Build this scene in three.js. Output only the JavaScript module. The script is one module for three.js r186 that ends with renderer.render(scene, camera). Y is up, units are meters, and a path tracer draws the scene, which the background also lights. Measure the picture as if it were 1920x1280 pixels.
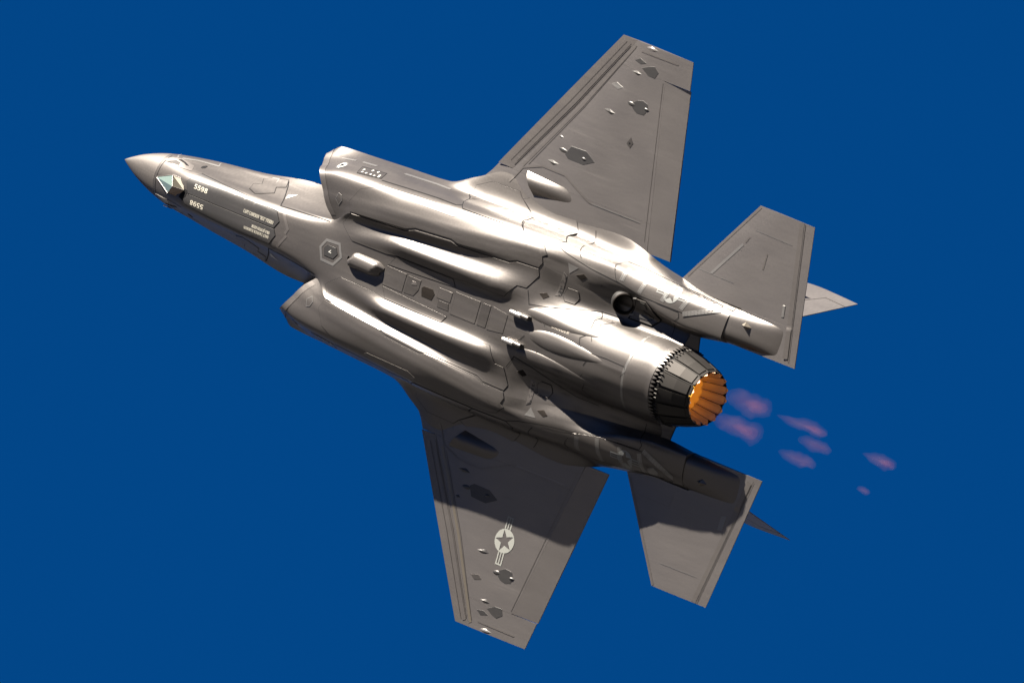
import * as THREE from 'three';
import { mergeGeometries, mergeVertices, toCreasedNormals } from 'three/addons/utils/BufferGeometryUtils.js';
import { ImprovedNoise } from 'three/addons/math/ImprovedNoise.js';

// ---------------------------------------------------------------- camera, sky, sun, exposure
const V = (x, y, z) => new THREE.Vector3(x, y, z);
const scene = new THREE.Scene();
const renderer = new THREE.WebGLRenderer({ antialias: true });
renderer.setSize(1024, 682);
renderer.shadowMap.enabled = true;
renderer.shadowMap.type = THREE.PCFSoftShadowMap;
renderer.toneMapping = THREE.LinearToneMapping;
renderer.toneMappingExposure = 8.6;

// A long lens on the ground looks up at the banking jet. The jet's own axes: x = aft, y = up, z = towards its left wing.
const ELEV = THREE.MathUtils.degToRad(21), DIST = 2000, ALT = 718.4;
const camRight = V(1, 0, 0), camUp = V(0, Math.cos(ELEV), Math.sin(ELEV)), camBack = V(0, -Math.sin(ELEV), Math.cos(ELEV));
const rowX = V(0.7277, 0.6288, 0.2743).normalize();                       // screen right, in the jet's axes
const rowY = V(-0.2957, -0.0712, 0.9526); rowY.addScaledVector(rowX, -rowY.dot(rowX)).normalize();   // screen up
const rowZ = rowX.clone().cross(rowY);                                     // towards the viewer
const axis = (i) => camRight.clone().multiplyScalar(rowX.getComponent(i)).addScaledVector(camUp, rowY.getComponent(i)).addScaledVector(camBack, rowZ.getComponent(i));
const jetBasis = new THREE.Matrix4().makeBasis(axis(0), axis(1), axis(2));
const AIM = V(9.31, 0, -0.41);                                             // the point of the jet at the middle of the frame
const jetOrigin = V(0, ALT, 0).sub(AIM.clone().applyMatrix4(jetBasis));

const camera = new THREE.PerspectiveCamera(2 * THREE.MathUtils.radToDeg(Math.atan(640 / 108.25 / DIST)), 1024 / 682, 1, 60000);
camera.position.set(0, ALT, 0).addScaledVector(camBack, DIST);
camera.up.set(0, 1, 0); camera.lookAt(0, ALT, 0); camera.updateMatrixWorld();
scene.add(camera);

const sunBody = V(-1.75, -1, 2.16).normalize();                      // read from the shadows of the masts and the hull on the right wing
const sunDir = sunBody.clone().transformDirection(jetBasis);
{
  const W = 512, H = 256, data = new Float32Array(W * H * 4);
  for (let j = 0; j < H; j++) {
    const el = ((j + 0.5) / H - 0.5) * Math.PI, up = Math.max(0, Math.sin(el)), k = Math.exp(-up * 7);
    for (let i = 0; i < W; i++) {
      const o = (j * W + i) * 4;
      data[o] = 0.00004 + 0.006 * k * k; data[o + 1] = 0.0065 + 0.0071 * k; data[o + 2] = 0.0274 + 0.0134 * k; data[o + 3] = 1;
    }
  }
  const sky = new THREE.DataTexture(data, W, H, THREE.RGBAFormat, THREE.FloatType);
  sky.mapping = THREE.EquirectangularReflectionMapping; sky.magFilter = THREE.LinearFilter; sky.minFilter = THREE.LinearFilter;
  sky.wrapS = THREE.RepeatWrapping; sky.needsUpdate = true;
  scene.background = sky; scene.environment = sky;
}
const sun = new THREE.DirectionalLight(new THREE.Color().setRGB(1.0, 0.91, 0.80), 5.0);
sun.position.copy(sunDir).multiplyScalar(60).add(V(0, ALT, 0)); sun.target.position.set(0, ALT, 0);
sun.castShadow = true; sun.shadow.mapSize.set(4096, 4096); sun.shadow.radius = 1;
Object.assign(sun.shadow.camera, { left: -11, right: 11, top: 11, bottom: -11, near: 20, far: 120 });
scene.add(sun, sun.target);

// ---------------------------------------------------------------- helpers
function rng(seed) { let a = seed >>> 0; return () => { a = (a + 0x6D2B79F5) >>> 0; let t = Math.imul(a ^ (a >>> 15), 1 | a); t = (t + Math.imul(t ^ (t >>> 7), 61 | t)) ^ t; return ((t ^ (t >>> 14)) >>> 0) / 4294967296; }; }
const clamp = (x, a, b) => Math.min(b, Math.max(a, x)), lerp = (a, b, t) => a + (b - a) * t;
const smooth = (a, b, x) => { const t = clamp((x - a) / (b - a), 0, 1); return t * t * (3 - 2 * t); };
const noise = new ImprovedNoise();

// monotone cubic through [x, y] keys
function curve(keys) {
  const n = keys.length, x = keys.map((k) => k[0]), y = keys.map((k) => k[1]), d = [], m = [];
  for (let i = 0; i < n - 1; i++) d.push((y[i + 1] - y[i]) / (x[i + 1] - x[i]));
  for (let i = 0; i < n; i++) m.push(i === 0 ? d[0] : i === n - 1 ? d[n - 2] : d[i - 1] * d[i] <= 0 ? 0 : 2 * d[i - 1] * d[i] / (d[i - 1] + d[i]));
  return (t) => {
    if (t <= x[0]) return y[0]; if (t >= x[n - 1]) return y[n - 1];
    let i = 0; while (t > x[i + 1]) i++;
    const h = x[i + 1] - x[i], u = (t - x[i]) / h, u2 = u * u, u3 = u2 * u;
    return (2 * u3 - 3 * u2 + 1) * y[i] + (u3 - 2 * u2 + u) * h * m[i] + (-2 * u3 + 3 * u2) * y[i + 1] + (u3 - u2) * h * m[i + 1];
  };
}
const track = (keys) => { const w = curve(keys.map((k) => [k[0], k[1]])), h = curve(keys.map((k) => [k[0], k[2]])); const f = (s) => [w(s), h(s)]; f.first = keys[0][0]; return f; };
// Catmull-Rom across a run of [w, h] points
function across(p, v) {
  const n = p.length - 1, i = clamp(Math.floor(v), 0, n - 1), t = v - i, a = p[Math.max(0, i - 1)], b = p[i], c = p[i + 1], d = p[Math.min(n, i + 2)];
  const f = (k) => { const mb = i === 0 ? (c[k] - b[k]) : (c[k] - a[k]) / 2, mc = i === n - 1 ? (c[k] - b[k]) : (d[k] - b[k]) / 2, t2 = t * t, t3 = t2 * t;
    return (2 * t3 - 3 * t2 + 1) * b[k] + (t3 - 2 * t2 + t) * mb + (-2 * t3 + 3 * t2) * c[k] + (t3 - t2) * mc; };
  return [f(0), f(1)];
}

// ---------------------------------------------------------------- hull lines (metres; s aft of the nose tip, w out from the keel, h above the wing plane)
// six inner lines (keel to the seam between the bay doors), shared by forebody and centre body
const ell = (W, hc, D) => Array.from({ length: 12 }, (_, j) => { const t = (j / 11) * Math.PI / 2; return [W * Math.sin(t), hc - D * Math.cos(t)]; });
const FORE = [
  [0, ell(0.004, -0.11, 0.004)], [0.1, ell(0.068, -0.105, 0.056)], [0.43, ell(0.232, -0.10, 0.188)], [0.88, ell(0.385, -0.09, 0.34)], [1.3, ell(0.475, -0.075, 0.47)],
  [2, [[0, -.712], [.1, -.71], [.19, -.697], [.27, -.655], [.325, -.585], [.365, -.51], [.405, -.42], [.45, -.32], [.49, -.24], [.53, -.16], [.56, -.09], [.58, -.04]]],
  [3, [[0, -.78], [.1, -.779], [.2, -.772], [.29, -.742], [.345, -.68], [.385, -.60], [.43, -.49], [.495, -.37], [.555, -.26], [.61, -.16], [.66, -.08], [.69, -.01]]],
  [4.2, [[0, -.84], [.11, -.839], [.22, -.832], [.315, -.803], [.38, -.738], [.425, -.655], [.48, -.54], [.55, -.41], [.625, -.28], [.70, -.15], [.775, -.03], [.86, .09]]],
  [5.41, [[0, -.92], [.13, -.918], [.26, -.912], [.37, -.90], [.46, -.875], [.53, -.84], [.56, -.64], [.62, -.48], [.68, -.32], [.74, -.16], [.80, 0], [.86, .14]]],
];
const INNER = [
  [[6.2, 0, -.96], [8, 0, -1.0], [9.8, 0, -1.0], [10.6, 0, -1.01], [11.2, 0, -1.05], [12, 0, -1.07], [12.7, 0, -1.03], [13.3, 0, -.96]],
  [[6.2, .15, -.96], [8, .17, -1.0], [9.8, .18, -1.0], [10.6, .22, -.995], [11.2, .25, -1.02], [12, .25, -1.03], [12.7, .25, -.985], [13.3, .25, -.915]],
  [[6.2, .30, -.965], [7, .36, -1.0], [8, .375, -1.02], [9.3, .38, -1.02], [9.9, .4, -.99], [10.6, .43, -.96], [11.2, .46, -.94], [12, .46, -.92], [12.7, .46, -.87], [13.3, .46, -.79]],
  [[6.2, .45, -.975], [6.7, .52, -1.02], [7.3, .575, -1.11], [8.5, .59, -1.14], [9.4, .60, -1.11], [10.0, .63, -.98], [10.6, .62, -.87], [11.2, .62, -.79], [12, .64, -.72], [12.7, .64, -.64], [13.3, .63, -.57]],
  [[5.9, .655, -.93], [6.2, .68, -.94], [7, .745, -.985], [8.25, .825, -1.01], [9.3, .905, -.99], [10.1, .95, -.92], [10.6, .86, -.80], [11.2, .78, -.68], [12, .75, -.52], [12.7, .73, -.42], [13.3, .715, -.33]],
  [[5.9, .785, -1.0], [7, .885, -1.085], [8.25, .99, -1.09], [9.2, 1.10, -1.03], [10.1, 1.19, -.93], [10.6, 1.14, -.82], [11.2, 1.06, -.70], [12, 1.0, -.47], [12.7, .96, -.33], [13.3, .93, -.2], [13.95, 1.0, -.06]],
];
const OUTER = [
  [[5.24, .70, -.88], [5.65, .82, -.965], [6, .90, -1.025], [7, 1.0, -1.10], [8.25, 1.11, -1.10], [9.2, 1.22, -1.03], [10.1, 1.33, -.93], [10.6, 1.30, -.82], [11.2, 1.25, -.75], [12, 1.20, -.55], [12.7, 1.06, -.46], [13.3, 1.0, -.35], [13.95, 1.02, -.20]],
  [[5.09, .94, -.91], [5.5, 1.0, -.975], [6, 1.08, -1.025], [7, 1.17, -1.09], [8.25, 1.28, -1.08], [9.2, 1.38, -1.0], [10.1, 1.46, -.9], [10.6, 1.46, -.82], [11.2, 1.41, -.75], [12, 1.34, -.60], [12.7, 1.17, -.535], [13.3, 1.09, -.425], [13.95, 1.09, -.28]],
  [[4.87, 1.225, -.88], [5.3, 1.32, -.92], [6, 1.385, -.96], [7, 1.45, -.97], [8.25, 1.55, -.94], [9.2, 1.62, -.84], [10.1, 1.66, -.75], [11.2, 1.62, -.67], [12, 1.55, -.54], [12.7, 1.49, -.48], [13.3, 1.44, -.38], [13.95, 1.42, -.245]],
  [[4.61, 1.30, -.54], [5.3, 1.49, -.59], [6, 1.56, -.62], [7, 1.60, -.64], [8.25, 1.675, -.66], [9.2, 1.73, -.60], [10.1, 1.75, -.53], [11.2, 1.71, -.48], [12, 1.70, -.38], [12.7, 1.63, -.345], [13.3, 1.575, -.265], [13.95, 1.56, -.165]],
  [[4.37, 1.37, -.24], [5.3, 1.61, -.26], [6, 1.66, -.28], [7, 1.69, -.28], [7.6, 1.74, -.22], [8.25, 1.78, -.25], [9.2, 1.81, -.23], [10.1, 1.82, -.21], [11.2, 1.78, -.20], [12, 1.79, -.23], [12.7, 1.69, -.24], [13.3, 1.62, -.2], [13.95, 1.60, -.14]],
  [[4.21, 1.42, 0], [4.5, 1.64, 0], [5.3, 1.69, 0], [6, 1.73, 0], [7, 1.79, -.02], [7.6, 2.05, -.05], [8.25, 2.32, -.08], [9.2, 2.3, -.09], [10.1, 2.2, -.09], [11.2, 2.06, -.08], [11.8, 1.92, -.05], [12, 1.85, 0], [12.7, 1.74, 0], [13.3, 1.67, 0], [13.95, 1.66, 0]],
];
const foreTrack = Array.from({ length: 12 }, (_, j) => FORE.map(([s, p]) => [s, ...p[j]]));
const inner = INNER.map((k, j) => track([...foreTrack[j], ...k]));          // lines 0..5 from nose to tail
const foreSide = foreTrack.slice(5).map((k, j) => (j === 0 ? inner[5] : track(k)));
const midSide = [inner[5], ...OUTER.map(track)];
const ROOT = 5.41;                                                          // where the lower intake lip meets the belly
const lipS = (v) => { const l = [ROOT, ...OUTER.map((k) => k[0][0])], i = clamp(Math.floor(v), 0, 5); return lerp(l[i], l[i + 1], v - i); };
// v 0..5 inner, 5..11 outer
const lines = (s, fore) => [inner.map((f) => f(s)), (fore ? foreSide : midSide).map((f) => f(s))];
function section(s, v, fore) { if (v <= 5) return across(inner.map((f) => f(s)), v); return across((fore ? foreSide : midSide).map((f) => f(s)), v - 5); }
// underside height at (s, w)
const beltCache = new Map();
function belt(s, fore) {
  const key = Math.round(s * 100) + (fore ? 0.5 : 0); let r = beltCache.get(key);
  if (!r) { r = []; s = Math.round(s * 100) / 100; const [a, b] = lines(s, fore); for (let i = 0; i <= 220; i++) r.push(i <= 100 ? across(a, i / 20) : across(b, i / 20 - 5)); beltCache.set(key, r); }
  return r;
}
// heights are read off sections one centimetre apart and blended between them
function beltH(s, w, fore) {
  const r = belt(s, fore); let a = 0, b = 220;
  if (w >= r[220][0]) return r[220][1];
  while (b - a > 1) { const m = (a + b) >> 1; if (r[m][0] <= w) a = m; else b = m; }
  return lerp(r[a][1], r[b][1], (w - r[a][0]) / Math.max(1e-6, r[b][0] - r[a][0]));
}
function lipEdge(s) { const m = belt(s, false); for (let i = 100; i < 220; i++) if (lipS(i / 20 - 5) <= s) return m[i][0]; return 99; }
function hullH(s, w) {
  w = Math.abs(w); const fore = s < ROOT && !(s > 4.2 && w >= lipEdge(s)), s0 = Math.floor(s * 100) / 100, t = (s - s0) * 100;
  return lerp(beltH(s0, w, fore), beltH(s0 + .01, w, fore), t);
}
const NAC_C = -.27;
const bellyH = hullH;
// wing and stabiliser outlines and undersides
const wingLE = (w) => lerp(7.85, 9.84, (w - 2.27) / 3.06), wingTE = (w) => lerp(12.21, 11.48, (w - 1.8) / 3.53);
const thick = (c, m = .42) => (c < m ? 1 - ((m - c) / m) ** 2.2 : lerp(1, .1, ((c - m) / (1 - m)) ** 1.25));
const wingT = (w) => lerp(.15, .045, clamp((w - 2) / 3.33, 0, 1));
const wingH = (s, w) => { w = Math.abs(w); const c = clamp((s - wingLE(w)) / (wingTE(w) - wingLE(w)), 0, 1); return -wingT(w) * thick(c) - .01; };

// ---------------------------------------------------------------- surface textures (paint grain, streaks, soot; one map laid out in the jet's plan)
const TW = 2048, TH = 1408, PX = 128;
const stainSpots = [];                                                       // [s, w, radius along, radius across, strength]
{
  const r = rng(77);
  for (let i = 0; i < 260; i++) stainSpots.push([lerp(9.4, 13.6, r()), lerp(-1.5, 1.5, r()), lerp(.05, .6, r() ** 2), lerp(.012, .05, r()), lerp(.15, .6, r())]);
  for (let i = 0; i < 120; i++) stainSpots.push([lerp(6.2, 10.5, r()), lerp(-.4, .4, r()), lerp(.05, .4, r()), lerp(.01, .03, r()), lerp(.15, .45, r())]);
  for (let i = 0; i < 150; i++) stainSpots.push([lerp(1.5, 13, r()), lerp(-5, 5, r()), lerp(.1, .5, r()), lerp(.006, .02, r()), lerp(-.12, .14, r())]);
}
function planMaps() {
  const tone = new Float32Array(TW * TH).fill(1), rough = new Float32Array(TW * TH), r = rng(5);
  for (let y = 0; y < TH; y++) for (let x = 0; x < TW; x++) {
    const s = x / PX, w = y / PX - 5.5, i = y * TW + x;
    const big = noise.noise(s * .9, w * .9, 1.3), mid = noise.noise(s * 2.2, w * 5.5, 7.1), streak = noise.noise(s * 1.6, w * 22, 3.7), fine = noise.noise(s * 30, w * 30, 11);
    tone[i] = 1 + .03 * big + .02 * mid + .02 * streak + .03 * fine + (r() - .5) * .02;
    rough[i] = .5 + .04 * noise.noise(s * 1.3, w * 2.4, 21) + .03 * noise.noise(s * 2, w * 14, 31) + .03 * fine;
  }
  for (const [s, w, a, b, k] of stainSpots) {
    const x0 = Math.max(0, Math.floor((s - 2.5 * a) * PX)), x1 = Math.min(TW - 1, Math.ceil((s + 2.5 * a) * PX)), y0 = Math.max(0, Math.floor((w - 2.5 * b + 5.5) * PX)), y1 = Math.min(TH - 1, Math.ceil((w + 2.5 * b + 5.5) * PX));
    for (let y = y0; y <= y1; y++) for (let x = x0; x <= x1; x++) {
      const g = Math.exp(-(((x / PX - s) / a) ** 2) - (((y / PX - 5.5 - w) / b) ** 2)) * (.55 + .45 * noise.noise(x * .35, y * .35, s * 9));
      tone[y * TW + x] *= 1 - k * g; rough[y * TW + x] += .12 * g;
    }
  }
  const c = new Uint8Array(TW * TH * 4), q = new Uint8Array(TW * TH * 4);
  for (let i = 0; i < TW * TH; i++) {
    const t = clamp(tone[i] * .78, 0, 1), e = Math.round(255 * Math.pow(t, 1 / 2.2));
    c[4 * i] = e; c[4 * i + 1] = e; c[4 * i + 2] = e; c[4 * i + 3] = 255;
    const g = Math.round(255 * clamp(rough[i] * 1.5, 0, 1)); q[4 * i] = q[4 * i + 1] = q[4 * i + 2] = g; q[4 * i + 3] = 255;
  }
  const mk = (d, srgb) => { const t = new THREE.DataTexture(d, TW, TH); t.magFilter = THREE.LinearFilter; t.minFilter = THREE.LinearMipmapLinearFilter; t.generateMipmaps = true; t.wrapS = t.wrapT = THREE.RepeatWrapping; if (srgb) t.colorSpace = THREE.SRGBColorSpace; t.needsUpdate = true; return t; };
  return [mk(c, true), mk(q, false)];
}
const [toneMap, roughMap] = planMaps();
const lin = (r, g, b) => new THREE.Color().setRGB(r, g, b);
const PAINT = { metalness: .72, roughness: .54 };
function paint(k, tint = [1, .915, .855], o = {}) {
  return new THREE.MeshStandardMaterial({ color: lin(.40 * k * tint[0], .40 * k * tint[1], .40 * k * tint[2]), map: toneMap, roughnessMap: roughMap, ...PAINT, ...o });
}
const M = {
  skin: paint(.215), skinDark: paint(.165), skinLight: paint(.29), patch: paint(.13, [1, .97, .95]), tape: paint(.40, [1, .97, .93], { roughness: .55 }),
  door: paint(.21), wing: paint(.32, [1, .925, .885]), radome: paint(.21, [1, .915, .855], { roughness: .74 }), edge: paint(.30),
  gap: new THREE.MeshStandardMaterial({ color: lin(.012, .012, .013), metalness: .9, roughness: .85 }),
  mark: new THREE.MeshStandardMaterial({ color: lin(.125, .13, .12), roughness: .6 }),
  markDim: new THREE.MeshStandardMaterial({ color: lin(.10, .104, .10), roughness: .6 }),
  rust: paint(.035, [1, .8, .66], { roughness: .8, metalness: .9 }),
  black: new THREE.MeshStandardMaterial({ color: lin(.008, .008, .009), metalness: .9, roughness: .8 }),
  duct: new THREE.MeshStandardMaterial({ color: lin(.22, .21, .20), roughness: .55, metalness: .3 }),
  steel: new THREE.MeshStandardMaterial({ color: lin(.42, .40, .38), roughness: .35, metalness: .9 }),
  patch2: paint(.155, [1, .965, .94]), tapeWarm: paint(.36, [1, .88, .70]),
  smoke: new THREE.MeshPhysicalMaterial({ color: lin(.09, .085, .08), roughness: .15, metalness: .4 }),
  lens: new THREE.MeshPhysicalMaterial({ color: lin(.2, .19, .18), roughness: .12, metalness: .6, clearcoat: 1 }),
  petal: new THREE.MeshStandardMaterial({ color: lin(.014, .0125, .011), roughness: .6, metalness: .7 }),
  petalB: new THREE.MeshStandardMaterial({ color: lin(.019, .017, .015), roughness: .58, metalness: .7 }),
  petalDark: new THREE.MeshStandardMaterial({ color: lin(.010, .009, .008), roughness: .7, metalness: .7 }),
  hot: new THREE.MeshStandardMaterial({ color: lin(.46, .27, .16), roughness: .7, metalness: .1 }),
  white: new THREE.MeshStandardMaterial({ color: lin(.27, .27, .255), roughness: .5 }),
};

// ---------------------------------------------------------------- mesh helpers
const jet = new THREE.Group(); jet.name = 'fighter_jet';
jet.userData = { label: 'grey stealth fighter jet banking with its belly shown and afterburner lit', category: 'jet' };
const CENTRE = V(9, 0, 0);                                                   // the group stands at the middle of the airframe
jet.quaternion.setFromRotationMatrix(jetBasis); jet.position.copy(jetOrigin).add(CENTRE.clone().applyMatrix4(jetBasis));
scene.add(jet);
const planUV = (s, w) => [s / 16, (w + 5.5) / 11];
// every geometry is written in airframe metres (s, h, w) and then set round the group's origin
function geo(pos, idx, uv, nrm) {
  const g = new THREE.BufferGeometry();
  g.setAttribute('position', new THREE.Float32BufferAttribute(pos, 3));
  if (!uv) { uv = []; for (let i = 0; i < pos.length; i += 3) uv.push(...planUV(pos[i], pos[i + 2])); }
  g.setAttribute('uv', new THREE.Float32BufferAttribute(uv, 2));
  if (nrm) for (let i = 0; i < idx.length; i += 3) {                        // wind each face the way its normals point
    const [a, b, c] = [idx[i] * 3, idx[i + 1] * 3, idx[i + 2] * 3], ux = pos[b] - pos[a], uy = pos[b + 1] - pos[a + 1], uz = pos[b + 2] - pos[a + 2], vx = pos[c] - pos[a], vy = pos[c + 1] - pos[a + 1], vz = pos[c + 2] - pos[a + 2];
    if ((uy * vz - uz * vy) * nrm[a] + (uz * vx - ux * vz) * nrm[a + 1] + (ux * vy - uy * vx) * nrm[a + 2] < 0) { const t = idx[i + 1]; idx[i + 1] = idx[i + 2]; idx[i + 2] = t; }
  }
  g.setIndex(idx);
  if (nrm) g.setAttribute('normal', new THREE.Float32BufferAttribute(nrm, 3)); else g.computeVertexNormals();
  return g;
}
function part(name, g, mat, parent = jet, o = {}) {
  if (Array.isArray(g)) g = g.length === 1 ? g[0] : mergeGeometries(g);
  if (parent === jet || parent.userData.frame) { g.translate(-CENTRE.x, 0, 0); }
  const m = new THREE.Mesh(g, mat); m.name = name; m.castShadow = m.receiveShadow = true; Object.assign(m.userData, o); parent.add(m); return m;
}
// sub-parts live in the same airframe frame as their part
function sub(name, g, mat, parent, o = {}) { if (Array.isArray(g)) g = mergeGeometries(g); g.translate(-CENTRE.x, 0, 0); const m = new THREE.Mesh(g, mat); m.name = name; m.castShadow = m.receiveShadow = true; Object.assign(m.userData, o); parent.add(m); return m; }
// sheet from a function of two grid parameters
function grid(nu, nv, f, flip = false) {
  const pos = [], idx = [];
  for (let i = 0; i <= nu; i++) for (let j = 0; j <= nv; j++) pos.push(...f(i / nu, j / nv));
  for (let i = 0; i < nu; i++) for (let j = 0; j < nv; j++) { const a = i * (nv + 1) + j, b = a + 1, c = a + nv + 1, d = c + 1; if (flip) idx.push(a, c, b, b, c, d); else idx.push(a, b, c, b, d, c); }
  return geo(pos, idx);
}
// ribbon mesh through a list of vertex rows (closed rows optional)
function loft(rows, closed = true, caps = false) {
  const n = rows[0].length, pos = rows.flat(2), idx = [], m = closed ? n : n - 1;
  for (let i = 0; i < rows.length - 1; i++) for (let j = 0; j < m; j++) { const a = i * n + j, b = i * n + (j + 1) % n, c = a + n, d = b + n; idx.push(a, b, c, b, d, c); }
  if (caps) for (const [row, rev] of [[0, true], [rows.length - 1, false]]) {
    const base = pos.length / 3, p = rows[row]; for (const q of p) pos.push(...q);
    const c = p.reduce((t, q) => [t[0] + q[0] / n, t[1] + q[1] / n, t[2] + q[2] / n], [0, 0, 0]); pos.push(...c);
    for (let j = 0; j < n; j++) { const a = base + j, b = base + (j + 1) % n; if (rev) idx.push(a, base + n, b); else idx.push(a, b, base + n); }
  }
  return geo(pos, idx);
}
function flat(g) { const f = g.toNonIndexed(); f.computeVertexNormals(); f.setIndex([...Array(f.attributes.position.count).keys()]); return f; }
// faces of a polygon cut fine enough to follow a surface
function finely(pts, L) {
  const tri = THREE.ShapeUtils.triangulateShape(pts.map((p) => new THREE.Vector2(p[0], p[1])), []);
  let work = tri.map((t) => t.map((i) => pts[i])), out = [];
  const mid = (a, b) => [(a[0] + b[0]) / 2, (a[1] + b[1]) / 2], len = (a, b) => Math.hypot(a[0] - b[0], a[1] - b[1]);
  while (work.length) {
    const [a, b, c] = work.pop(), ab = len(a, b) > L, bc = len(b, c) > L, ca = len(c, a) > L;
    const n = ab + bc + ca;
    if (!n) { out.push([a, b, c]); continue; }
    const x = mid(a, b), y = mid(b, c), z = mid(c, a);
    if (n === 3) work.push([a, x, z], [x, b, y], [z, y, c], [x, y, z]);
    else if (n === 1) { if (ab) work.push([a, x, c], [x, b, c]); else if (bc) work.push([b, y, a], [y, c, a]); else work.push([c, z, b], [z, a, b]); }
    else if (!ab) work.push([c, z, y], [z, a, b], [z, b, y]);
    else if (!bc) work.push([a, x, z], [x, b, c], [x, c, z]);
    else work.push([b, y, x], [y, c, a], [y, a, x]);
  }
  return out;
}
const surfNormal = (H, s, w) => { const e = .02, hs = (H(s + e, w) - H(s - e, w)) / (2 * e), hw = (H(s, w + e) - H(s, w - e)) / (2 * e); return V(hs, -1, hw).normalize(); };   // outwards, i.e. downwards
const area = (p) => p.reduce((t, a, i) => { const b = p[(i + 1) % p.length]; return t + a[0] * b[1] - b[0] * a[1]; }, 0);
function densify(p, L, closed) {
  const out = [];
  for (let i = 0; i < p.length - (closed ? 0 : 1); i++) { const a = p[i], b = p[(i + 1) % p.length], n = Math.max(1, Math.ceil(Math.hypot(b[0] - a[0], b[1] - a[1]) / L)); for (let k = 0; k < n; k++) out.push([lerp(a[0], b[0], k / n), lerp(a[1], b[1], k / n)]); }
  if (!closed) out.push(p[p.length - 1]);
  return out;
}
// a plate lying on a surface: its face stands `lift` proud, its rim is chamfered down to the surface
function plate(pts, H, lift = .008, L = .07, chamfer = .006, uvFn) {
  if (area(pts) < 0) pts = pts.slice().reverse();
  const dense = densify(pts, L, true), pos = [], nrm = [], idx = [], uv = [], key = new Map();
  const vert = (p, up) => { const n = surfNormal(H, p[0], p[1]), h = H(p[0], p[1]); pos.push(p[0] + n.x * up, h + n.y * up, p[1] + n.z * up); uv.push(...(uvFn ? uvFn(p[0], p[1]) : planUV(p[0], p[1]))); return n; };
  const top = (p) => { const k = p[0].toFixed(5) + ',' + p[1].toFixed(5); let i = key.get(k); if (i === undefined) { i = pos.length / 3; key.set(k, i); const n = vert(p, lift); nrm.push(n.x, n.y, n.z); } return i; };
  for (const t of finely(dense, L * 1.4)) { const [a, b, c] = t.map(top); idx.push(a, b, c); }
  if (chamfer > 0) {
    const n = dense.length;
    for (let i = 0; i < n; i++) {
      const a = dense[i], b = dense[(i + 1) % n], dx = b[0] - a[0], dy = b[1] - a[1], l = Math.hypot(dx, dy) || 1, ox = dy / l * chamfer, oy = -dx / l * chamfer, i0 = pos.length / 3;
      const nn = vert(a, lift); vert(b, lift); vert([a[0] + ox, a[1] + oy], -.004); vert([b[0] + ox, b[1] + oy], -.004);
      const side = V(ox, 0, oy).normalize().multiplyScalar(lift).addScaledVector(nn, chamfer).normalize();
      for (let k = 0; k < 4; k++) nrm.push(side.x, side.y, side.z);
      idx.push(i0, i0 + 2, i0 + 1, i0 + 1, i0 + 2, i0 + 3);
    }
  }
  return geo(pos, idx, uv, nrm);
}
// a narrow strip laid along a line on a surface
function strip(pts, H, width = .016, lift = .004, closed = false, L = .06) {
  const p = densify(pts, L, closed), n = p.length, pos = [], nrm = [], idx = [];
  for (let i = 0; i < n; i++) {
    const a = closed ? p[(i + n - 1) % n] : p[Math.max(0, i - 1)], b = closed ? p[(i + 1) % n] : p[Math.min(n - 1, i + 1)], q = p[i];
    let d1 = [q[0] - a[0], q[1] - a[1]], d2 = [b[0] - q[0], b[1] - q[1]]; const l1 = Math.hypot(...d1), l2 = Math.hypot(...d2);
    d1 = l1 ? [d1[0] / l1, d1[1] / l1] : [d2[0] / l2, d2[1] / l2]; d2 = l2 ? [d2[0] / l2, d2[1] / l2] : d1;
    let t = [d1[0] + d2[0], d1[1] + d2[1]]; const tl = Math.hypot(...t) || 1; t = [t[0] / tl, t[1] / tl];
    const k = Math.min(2, 1 / Math.max(.5, t[0] * d1[0] + t[1] * d1[1])) * width / 2, ox = -t[1] * k, oy = t[0] * k;
    for (const sgn of [1, -1]) { const s = q[0] + ox * sgn, w = q[1] + oy * sgn, m = surfNormal(H, s, w), h = H(s, w); pos.push(s + m.x * lift, h + m.y * lift, w + m.z * lift); nrm.push(m.x, m.y, m.z); }
  }
  for (let i = 0; i < (closed ? n : n - 1); i++) { const a = 2 * i, b = 2 * ((i + 1) % n); idx.push(a, b, a + 1, b, b + 1, a + 1); }
  return geo(pos, idx, null, nrm);
}
const mirror = (p) => p.map(([s, w]) => [s, -w]);

// ---------------------------------------------------------------- fuselage
const NOSE_CUT = 1.02;
function lower(s0, s1, ns, v0, v1, nv, fore, lift = 0, startFn) {
  const out = [];
  for (const sg of [1, -1]) out.push(grid(ns, nv, (a, b) => {
    const v = lerp(v0, v1, b), sa = startFn ? startFn(v) : s0, s = lerp(sa, s1, a), p = section(s, v, fore);
    return [s, p[1] + lift, p[0] * sg];
  }, sg < 0));
  return out;
}
function weld(list) { const g = mergeGeometries(list.map((q) => { q = q.clone(); q.deleteAttribute('normal'); return q; })), m = mergeVertices(g, 1e-4); m.computeVertexNormals(); return m; }
const noseTop = curve([[0, -.106], [.1, -.05], [.43, .065], [.88, .2], [1.3, .29], [2, .42], [3, .56], [4.2, .70], [5.4, .78]]);
const foreChine = (s) => foreSide[6](s), midChine = (s) => midSide[6](s);
const midTop = curve([[4.1, .74], [5, .86], [6.5, .98], [8, .96], [10, .8], [12, .56], [13.35, .42]]);
const topShell = (s0, s1, ns, chine, top, p) => grid(ns, 48, (a, b) => { const s = lerp(s0, s1, a), [W, hc] = chine(s), t = b * 2 - 1; return [s, hc + (top(s) - hc) * (p > 1.7 ? Math.pow(1 - Math.pow(Math.abs(t), p), .62) : lerp(1 - Math.pow(Math.abs(t), p), (1 - Math.abs(t)) ** 2.6, smooth(9, 13, s))), W * t]; }, true);
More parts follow.
